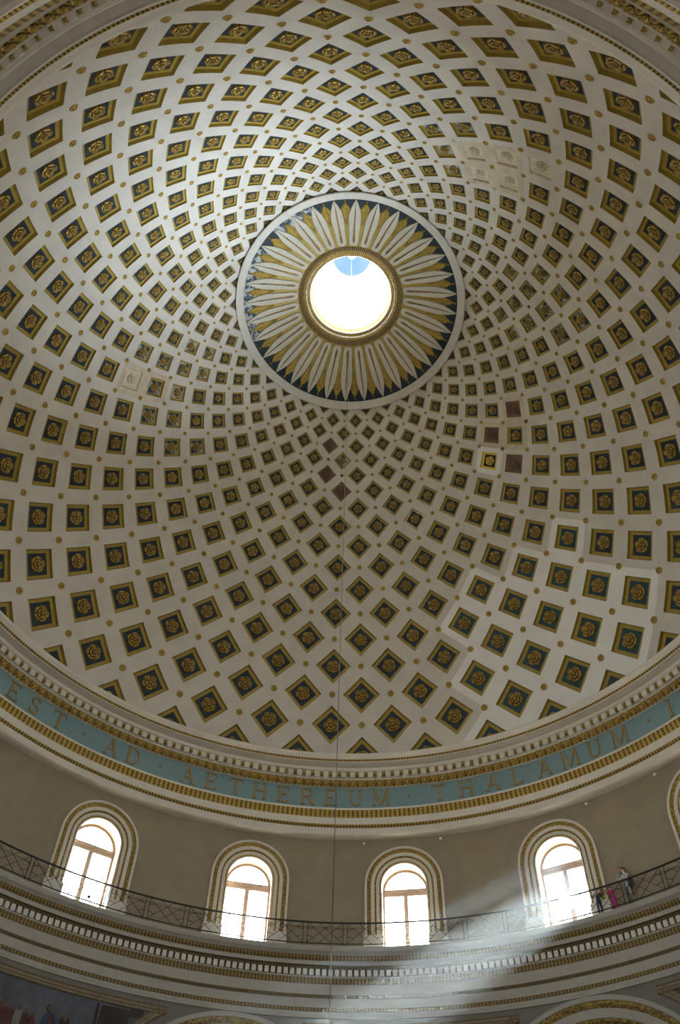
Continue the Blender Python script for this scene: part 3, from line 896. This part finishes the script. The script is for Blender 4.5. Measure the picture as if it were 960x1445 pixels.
for x0, z0, x1, z1 in segs:
    m2 = MB(); m2.bar(pol(RR, x0 * hx / RR, zc_ + z0 * hz), pol(RR, x1 * hx / RR, zc_ + z1 * hz), .017, .017, (0, 1, 0))
    BARS.append(m2.obj('lattice_bar', M['iron'], None, False, False).data)
rs_ = MB()
for i in range(64):
    a = WAZ + radians(2.8125 + 5.625 * i)
    an = ((degrees(a) + 180) % 360) - 180
    near = abs(an) < 66
    for s in (-.095, .095):
        R_ = Matrix.Translation(OFF) @ Matrix.Rotation(-(a + s / RR), 4, 'Z')
        if near: inst('post', POST, R_, rail)
        else: rs_.add([R_ @ v.co for v in POST.vertices], [tuple(p.vertices) for p in POST.polygons])
    R_ = Matrix.Translation(OFF) @ Matrix.Rotation(-(a + radians(2.8125)), 4, 'Z')
    for me in BARS:
        if near: inst('lattice_bar', me, R_, rail)
        else: rs_.add([R_ @ v.co for v in me.vertices], [tuple(p.vertices) for p in me.polygons])
o = rs_.obj('lattice_bar', M['iron'], rail); o['kind'] = 'stuff'

# ------------------------------------------------------------------ rope from the lantern
mb = MB()
mb.tube((0, 0, 0), (0, 0, -48.0), .012, n=8)
mb.ball((0, 0, -.04), .06)
o = mb.obj('hanging_rope', M['rope'], None, True)
o.location = (0, 0, 27.28)
thing(o, 'long thin rope hanging straight down from the lantern ceiling', 'rope')

#PART2
# ------------------------------------------------------------------ spandrel paintings
M['mural'] = mat('mural_sky', (0.105, 0.115, 0.135), 0.7, var=0.2, scale=0.8, col2=(0.055, 0.05, 0.06), detail=8)
M['mural_dark'] = mat('mural_dark', (0.035, 0.024, 0.018), 0.7, var=0.3, scale=2)
M['mural_skin'] = mat('mural_skin', (0.16, 0.085, 0.05), 0.7, var=0.2, scale=4)
M['mural_red'] = mat('mural_red', (0.12, 0.03, 0.025), 0.7, var=0.3, scale=3)
M['mural_blue'] = mat('mural_blue', (0.03, 0.07, 0.13), 0.7, var=0.3, scale=3)
M['mural_pale'] = mat('mural_pale', (0.22, 0.20, 0.18), 0.7, var=0.2, scale=4)
M['mould'] = mat('spandrel_moulding', (0.25, 0.20, 0.13), 0.6, var=0.12, scale=3)
M['mould_gold'] = mat('spandrel_gilt', (0.17, 0.115, 0.045), 0.5, 0.3, var=0.2, scale=6)
SR = AR + .55
SH = RW * radians(22.5)
def span_z(s):
    d = abs(s)
    return AZC + sqrt(max(0.0, SR * SR - (SH - d) ** 2)) if SH - d < SR else AZC
def spandrel(c, label, figures):
    t = empty('spandrel_painting', pol(RW, c, -12.0))
    t.rotation_euler = (0, 0, -c)
    off = Vector((0, -RW, 12.0))
    def Q(s, z, d): return pol(RW - d, s / RW, z) + off
    mb = MB()
    xs = [-4.55 + 9.1 * i / 60 for i in range(61)]
    for i in range(60):
        a, b = xs[i], xs[i + 1]
        za, zb = min(span_z(a), -11.96), min(span_z(b), -11.96)
        mb.add([Q(a, za, .03), Q(b, zb, .03), Q(b, -11.94, .03), Q(a, -11.94, .03)], [(0, 1, 2, 3)])
    mb.obj('canvas', M['mural'], t)
    pts = [(-4.62, -11.86)] + [(-4.62 + 9.24 * i / 40, -11.86) for i in range(1, 40)] + [(4.62, -11.86)]
    arcp = [(s_, span_z(s_) + .0) for s_ in [4.55 - 2.8 * i / 30 for i in range(31)]]
    lines = [pts, arcp, [(-s_, z) for s_, z in arcp]]
    def strip(nm, w0, w1, d, m):
        mb = MB()
        for L in lines:
            vs = []
            for i, (s_, z) in enumerate(L):
                p, q = L[max(0, i - 1)], L[min(len(L) - 1, i + 1)]
                tx, tz = q[0] - p[0], q[1] - p[1]
                l = hypot(tx, tz) or 1
                nx, nz = -tz / l, tx / l
                for w, dd in ((w0, .0), (w0, d), (w1, d), (w1, .0)):
                    vs.append(Q(s_ + nx * w, z + nz * w, dd))
            mb.add(vs, [(i * 4 + k, i * 4 + k + 1, i * 4 + k + 5, i * 4 + k + 4) for i in range(len(L) - 1) for k in range(3)])
        mb.obj(nm, m, t)
    strip('frame', -.13, .13, .05, M['mould'])
    strip('gilded_fillet', .10, .15, .075, M['mould_gold'])
    strip('gilded_fillet', -.04, .0, .07, M['mould_gold'])
    strip('gilded_fillet', -.16, -.11, .075, M['mould_gold'])
    for nm, shapes in figures:
        mb = MB(); mats = []
        for (s_, z, rx, rz, mk) in shapes:
            if M[mk] not in mats: mats.append(M[mk])
            n = 14
            d = .036 + .002 * len(mb.v) / n / 2
            if rz > 0: ring = [Q(s_ + rx * cos(2 * pi * i / n), z + rz * sin(2 * pi * i / n), d) for i in range(n)]
            else:
                n = 4
                ring = [Q(s_ + x_ * rx, z + z_ * rz, d) for x_, z_ in ((-1, 1), (1, 1), (.9, -1), (-.9, -1))]
            mb.add(ring + [p for p in ring], [tuple(range(n))], mats.index(M[mk]))
        mb.obj(nm, mats, t)
    return t
figs = [('painted_figure', [(.0, -13.25, .32, .42, 'mural_blue'), (.08, -13.2, .12, .35, 'mural_red'), (-.12, -12.72, .11, .15, 'mural_dark'), (-.1, -12.70, .075, .11, 'mural_skin')]),
        ('painted_figure', [(.62, -13.1, .22, .28, 'mural_dark'), (.62, -12.88, .10, .12, 'mural_skin')]),
        ('painted_post', [(1.80, -12.75, .07, -.66, 'mural_dark')]),
        ('painted_post', [(2.55, -12.62, .66, -.50, 'mural_dark'), (2.1, -12.6, .05, -.3, 'mural_skin'), (2.35, -12.7, .04, -.25, 'mural_skin'), (3.45, -12.2, .3, -.16, 'mural_dark')])]
rf = random.Random(3)
for i in range(9):
    s_ = -3.0 + i * .29
    z = -12.85 + rf.uniform(-.12, .12) - .02 * i
    figs.append(('painted_figure', [(s_, z - .38, .17, .36, rf.choice(('mural_dark', 'mural_red', 'mural_dark', 'mural_pale' if i == 6 else 'mural_red'))), (s_, z, .075, .10, 'mural_skin')]))
thing(spandrel(WAZ - radians(33.75), '', figs), 'dark framed spandrel painting with crowd and robed figures at lower left', 'painting')
dark = [('painted_figure', [(-1.2, -13.4, .3, .5, 'mural_dark'), (-1.2, -12.9, .1, .13, 'mural_skin')])]
thing(spandrel(WAZ + radians(56.25), '', dark), 'dark framed spandrel painting beside the lower right arch', 'painting')
thing(spandrel(WAZ + radians(11.25), '', dark), 'dark framed spandrel painting between the two lower arches', 'painting')

# ------------------------------------------------------------------ small fittings
def spot_fixture(az, label):
    t = empty('wall_spotlight', pol(RW, radians(az), -3.45))
    t.rotation_euler = (0, 0, -radians(az))
    mb = MB(); mb.tube((0, .01, 0), (0, -.05, 0), .05); mb.obj('base', M['lantern_white'], t)
    mb = MB(); mb.tube((0, -.04, 0), (0, -.10, -.05), .015); mb.tube((0, -.07, -.02), (0, -.20, -.11), .045, .06); mb.obj('lamp_head', M['lantern_white'], t)
    thing(t, label, 'spotlight', 'small spotlights under the blue lettered cornice')
spot_fixture(4.5, 'small white spotlight above left shoulder of the third window')
spot_fixture(16.2, 'small white spotlight above right shoulder of the third window')
spot_fixture(38.7, 'small white spotlight above right shoulder of the sunlit window')
spot_fixture(49.6, 'small white spotlight beside the arch of the rightmost window')
t = empty('globe_lamp', pol(18.86, radians(-34.3), -8.75))
mb = MB(); mb.tube((0, 0, 0), (0, 0, .03), .07); mb.tube((0, 0, .03), (-.05, 0, .18), .014); mb.tube((-.05, 0, .18), (.02, 0, .36), .014); mb.obj('stem', M['iron'], t)
mb = MB(); mb.ball((.02, 0, .40), .075); mb.obj('globe', M['iron'], t, True)
thing(t, 'small dark globe lamp on bent stem before the leftmost window', 'lamp')

# ------------------------------------------------------------------ people on the gallery
M['shirt'] = mat('white_shirt', (0.62, 0.63, 0.66), 0.8, var=0.06)
M['trousers'] = mat('grey_trousers', (0.20, 0.22, 0.20), 0.8, var=0.1)
M['pink'] = mat('pink_cloth', (0.60, 0.035, 0.26), 0.8, var=0.1)
M['navy'] = mat('navy_cloth', (0.035, 0.045, 0.075), 0.8, var=0.1)
M['hair_dark'] = mat('dark_hair', (0.035, 0.022, 0.016), 0.7, var=0.1)
M['hair_fair'] = mat('fair_hair', (0.35, 0.22, 0.10), 0.7, var=0.1)
M['leather'] = mat('dark_leather', (0.022, 0.02, 0.025), 0.55, var=0.1)
M['eye'] = mat('eye_dark', (0.02, 0.015, 0.012), 0.4, var=0.0)
M['lip'] = mat('lip', (0.36, 0.13, 0.11), 0.6, var=0.0)
def hand_joints(wrist, direction, up, s):
    """palm and five curled fingers; returns extra joints as chains"""
    d = Vector(direction).normalized(); u = Vector(up).normalized()
    side = d.cross(u).normalized()
    u = side.cross(d).normalized()
    palm = Vector(wrist) + d * .07 * s
    chains = []
    for i, (o_, L) in enumerate(((-.027, .075), (-.009, .085), (.009, .08), (.026, .062))):
        b = palm + side * o_ * s + d * .012 * s
        m = b + d * L * .5 * s - u * .012 * s
        e = m + d * L * .32 * s - u * .035 * s
        chains.append([(b, .0095 * s), (m, .0085 * s), (e, .007 * s)])
    b = Vector(wrist) + d * .03 * s - side * .03 * s
    m = b + (d * .6 - side * .8 - u * .2).normalized() * .04 * s
    e = m + (d * .9 - side * .2 - u * .4).normalized() * .03 * s
    chains.append([(b, .011 * s), (m, .0095 * s), (e, .008 * s)])
    return palm, chains
def person(az, r, turn, s, pose, cols, hair, label, name='person', fair=False):
    """s = height / 1.72; pose gives elbows and wrists in standing-man coordinates (x right, y forward, z up)"""
    root = empty(name, pol(r, radians(az), -8.75))
    root.rotation_euler = (0, 0, pi - radians(az) + turn)
    V, E, Rr, mk = [], [], [], []
    def J(p, rad, par=None, m='top'):
        V.append(Vector(p) * s); Rr.append(rad * s)
        if par is not None: E.append((par, len(V) - 1)); mk.append((par, len(V) - 1, m))
        return len(V) - 1
    pel = J((0, 0, .93), .135)
    wai = J((0, 0, 1.08), .125, pel, 'top')
    che = J((0, .0, 1.28), .145, wai, 'top')
    sho = J((0, -.005, 1.41), .10, che, 'top')
    nec = J((0, .0, 1.49), .052, sho, 'skin')
    hd0 = J((0, .012, 1.555), .075, nec, 'skin')
    hd1 = J((0, .015, 1.63), .094, hd0, 'skin')
    hd2 = J((0, .005, 1.68), .07, hd1, 'skin')
    hands = []
    for sd in (1, -1):
        sh_ = J((sd * .175, 0, 1.385), .062, sho, 'top')
        el = pose['elbow'][0 if sd > 0 else 1]; wr_ = pose['wrist'][0 if sd > 0 else 1]
        e_ = J(el, .043, sh_, 'top')
        mid = J(Vector(el).lerp(Vector(wr_), .75), .034, e_, 'top')
        w_ = J(wr_, .026, mid, 'skin')
        dr = pose['hand'][0 if sd > 0 else 1]
        palm, ch = hand_joints(wr_, dr, (0, -1, .2), 1.0)
        p_ = J(palm, .026, w_, 'skin')
        for c_ in ch:
            last = p_
            for q, rad in c_:
                last = J(q, rad, last, 'skin')
        hip = J((sd * .09, 0, .86), .095, pel, 'leg')
        kn = J((sd * .10, .03, .49), .060, hip, 'leg')
        ca = J((sd * .10, -.01, .36), .056, kn, 'leg')
        an = J((sd * .105, -.02, .10), .040, ca, 'leg')
        he = J((sd * .105, -.03, .05), .042, an, 'shoe')
        J((sd * .115, .15, .035), .033, he, 'shoe')
    me = bpy.data.meshes.new('body')
    me.from_pydata([tuple(v) for v in V], E, [])
    o = bpy.data.objects.new('body', me)
    COL.objects.link(o)
    mod = o.modifiers.new('skin', 'SKIN'); mod.use_smooth_shade = True; mod.branch_smoothing = 0.3
    for i, sv in enumerate(me.skin_vertices[0].data):
        sv.radius = (Rr[i], Rr[i] * (.72 if i in (pel, wai, che, sho) else 1.0))
        sv.use_root = (i == 0)
    sub = o.modifiers.new('sub', 'SUBSURF'); sub.levels = 1; sub.render_levels = 1
    dg = bpy.context.evaluated_depsgraph_get()
    nm = bpy.data.meshes.new_from_object(o.evaluated_get(dg))
    bpy.data.objects.remove(o)
    nm.name = 'body'
    order = ['top', 'leg', 'skin', 'shoe']
    nm.materials.clear()
    for k_ in order: nm.materials.append(M[cols[k_]])
    for p in nm.polygons:
        c = p.center; best = (9, 'top')
        for a_, b_, m_ in mk:
            A, B = V[a_], V[b_]
            t_ = max(0, min(1, (c - A).dot(B - A) / max(1e-9, (B - A).length_squared)))
            d_ = (c - A.lerp(B, t_)).length - (Rr[a_] + (Rr[b_] - Rr[a_]) * t_)
            if d_ < best[0]: best = (d_, m_)
        p.material_index = order.index(best[1]); p.use_smooth = True
    b = bpy.data.objects.new('body', nm); COL.objects.link(b); b.parent = root
    hc = Vector((0, .01, 1.635)) * s
    mb = MB()
    mb.ball(hc + Vector((0, -.018, .022)) * s, .100 * s, .108 * s, .098 * s, 14, 10)
    hb = mb.obj('hair', M[hair], root, True)
    bm = bmesh.new(); bm.from_mesh(hb.data)
    bmesh.ops.delete(bm, geom=[v for v in bm.verts if v.co.y > hc.y + .045 * s and v.co.z < hc.z + .055 * s or v.co.z < hc.z - (.09 if fair else .055) * s], context='VERTS')
    bm.to_mesh(hb.data); bm.free()
    mb = MB()
    F = lambda x, y, z: hc + Vector((x, y, z)) * s
    mb.ball(F(0, .098, -.02), .014 * s, .02 * s, .024 * s, 8, 6, 0)
    for sd in (1, -1):
        mb.ball(F(sd * .095, .0, -.01), .012 * s, .022 * s, .032 * s, 8, 6, 0)
        mb.ball(F(sd * .034, .084, .008), .012 * s, .008 * s, .008 * s, 8, 6, 1)
    mb.ball(F(0, .084, -.055), .024 * s, .010 * s, .008 * s, 8, 6, 2)
    mb.obj('face', [M['skin'], M['eye'], M['lip']], root, True)
    thing(root, label, 'person', 'visitors on the gallery')
    return root
man = person(41.55, 18.98, radians(-28), 1.0,
             {'elbow': ((.40, .10, 1.30), (-.30, .16, 1.22)), 'wrist': ((.13, .19, 1.55), (-.09, .24, 1.52)), 'hand': ((-.6, .3, .5), (.4, .3, .6))},
             {'top': 'shirt', 'leg': 'trousers', 'skin': 'skin', 'shoe': 'leather'}, 'hair_dark',
             'man in white shirt and grey trousers raising dark binoculars to his eyes')
kid1 = person(39.25, 18.99, radians(-20), .66,
              {'elbow': ((.34, .12, 1.34), (-.26, .18, 1.20)), 'wrist': ((.24, .20, 1.60), (-.08, .26, 1.40)), 'hand': ((-.3, .2, .9), (.4, .3, .6))},
              {'top': 'pink', 'leg': 'pink', 'skin': 'skin', 'shoe': 'pink'}, 'hair_fair',
              'child dressed all in bright pink with one arm raised at railing', fair=True)
kid2 = person(37.3, 18.93, radians(10), .70,
              {'elbow': ((.30, .05, 1.12), (-.30, .05, 1.12)), 'wrist': ((.10, .22, 1.26), (-.08, .22, 1.28)), 'hand': ((-.7, .4, .3), (.7, .4, .3))},
              {'top': 'navy', 'leg': 'navy', 'skin': 'skin', 'shoe': 'leather'}, 'hair_fair',
              'child in dark navy clothes holding hands at chest beside sunlit window')
# binoculars held by the man
mrot = Matrix.Translation(man.location) @ man.rotation_euler.to_matrix().to_4x4()
bn = empty('binoculars'); bn.matrix_world = mrot @ Matrix.Translation((0, .155, 1.645))
mb = MB()
mb.tube((.034, 0, 0), (.034, .13, .012), .026, .034); mb.tube((-.034, 0, 0), (-.034, .13, .012), .026, .034)
mb.obj('barrels', M['leather'], bn)
mb = MB(); mb.tube((-.034, .06, .006), (.034, .06, .006), .014); mb.obj('hinge', M['iron'], bn)
thing(bn, 'dark binoculars held to the eyes of the man in white', 'binoculars')
bg = empty('shoulder_bag'); bg.matrix_world = mrot @ Matrix.Translation((-.27, -.02, .98))
mb = MB(); mb.ball((0, 0, 0), .06, .13, .15, 12, 8); mb.obj('pouch', M['leather'], bg, True)
mb = MB()
for p, q in (((0, .05, .12), (.04, .10, .36)), ((.04, .10, .36), (.12, .06, .50)), ((0, -.05, .12), (.03, -.10, .36)), ((.03, -.10, .36), (.12, -.03, .50))):
    mb.bar(p, q, .03, .012)
mb.obj('strap', M['leather'], bg)
thing(bg, 'dark shoulder bag hanging at the side of the man in white', 'bag')
pl = empty('leaning_pole', pol(18.80, radians(42.25), -8.75))
pl.rotation_euler = (0, 0, -radians(42.25))
mb = MB(); mb.tube((0.02, .05, 0), (-.27, 0, 1.38), .013); mb.obj('shaft', M['pole'], pl)
mb = MB(); mb.tube((-.27, 0, 1.38), (-.335, -.005, 1.66), .02); mb.obj('grip', M['leather'], pl)
thing(pl, 'thin pale pole with dark grip leaning on the railing', 'pole')

# ------------------------------------------------------------------ haze lit by the sun below the sunlit window
hm = bpy.data.materials.new('sunlit_haze')
hm.use_nodes = True
n, l = hm.node_tree.nodes, hm.node_tree.links
n.clear()
ho = n.new('ShaderNodeOutputMaterial')
hv = n.new('ShaderNodeVolumeScatter')
hv.inputs['Color'].default_value = (0.72, 0.88, 1.0, 1)
hv.inputs['Anisotropy'].default_value = 0.35
wa = WIN_AZ[1]
def vmath(op, a, b=None, c=None):
    q = n.new('ShaderNodeVectorMath'); q.operation = op
    for i, x in enumerate((a, b, c)):
        if x is None: continue
        if hasattr(x, 'is_linked'): l.new(x, q.inputs[i])
        elif isinstance(x, float): q.inputs['Scale'].default_value = x
        else: q.inputs[i].default_value = tuple(x)
    return q
def smath(op, a, b=None, clamp=False):
    q = n.new('ShaderNodeMath'); q.operation = op; q.use_clamp = clamp
    for i, x in enumerate((a, b)):
        if x is None: continue
        if hasattr(x, 'is_linked'): l.new(x, q.inputs[i])
        else: q.inputs[i].default_value = x
    return q.outputs[0]
# the haze thins out towards the edges of the sunbeam and towards its upper side
gp = n.new('ShaderNodeNewGeometry')
nrm_ = pol(1, wa, 0)
rel = vmath('SUBTRACT', gp.outputs['Position'], pol(RW, wa, -6.6)).outputs[0]
dn = vmath('DOT_PRODUCT', rel, nrm_).outputs['Value']
tt_ = smath('MULTIPLY', dn, 1.0 / sun_dir.dot(nrm_))
sc = n.new('ShaderNodeVectorMath'); sc.operation = 'SCALE'; sc.inputs[0].default_value = tuple(sun_dir)
l.new(tt_, sc.inputs['Scale'])
qv = vmath('SUBTRACT', rel, sc.outputs[0]).outputs[0]
uu = smath('MULTIPLY', vmath('DOT_PRODUCT', qv, (cos(wa), -sin(wa), 0)).outputs['Value'], 1 / 1.04)
fu = smath('SUBTRACT', 1.0, smath('MULTIPLY', uu, uu), True)
vz = vmath('DOT_PRODUCT', qv, (0, 0, 1)).outputs['Value']
fv = smath('POWER', smath('MULTIPLY', smath('SUBTRACT', 1.55, vz), 1 / 3.3, True), 1.5)
fb = smath('MULTIPLY', smath('ADD', vz, 2.02), 0.7, True)
l.new(smath('MULTIPLY', smath('MULTIPLY', smath('MULTIPLY', fu, fv), fb), HAZE), hv.inputs['Density'])
l.new(hv.outputs[0], ho.inputs['Volume'])
ol = [(-1.04, -8.6), (-1.04, AC)] + [(-1.04 * cos(pi * i / 10), AC + 1.04 * sin(pi * i / 10)) for i in range(1, 10)] + [(1.04, AC), (1.04, -8.6)]
st_ = [pol(RW - .02, wa + s_ / RW, z) for s_, z in ol]
en = [p + sun_dir * ((p.z - FLOOR - .1) / -sun_dir.z) for p in st_]
m_ = len(ol)
hz_ = mesh_obj('sunlit_haze', st_ + en, [tuple(range(m_ - 1, -1, -1)), tuple(range(m_, 2 * m_))] + [(i, (i + 1) % m_, m_ + (i + 1) % m_, m_ + i) for i in range(m_)], hm)
thing(hz_, 'soft shaft of sunlit haze slanting down from the bright window', 'haze')
hz_['kind'] = 'stuff'
bm = bmesh.new(); bm.from_mesh(hz_.data); bmesh.ops.recalc_face_normals(bm, faces=bm.faces); bm.to_mesh(hz_.data); bm.free()
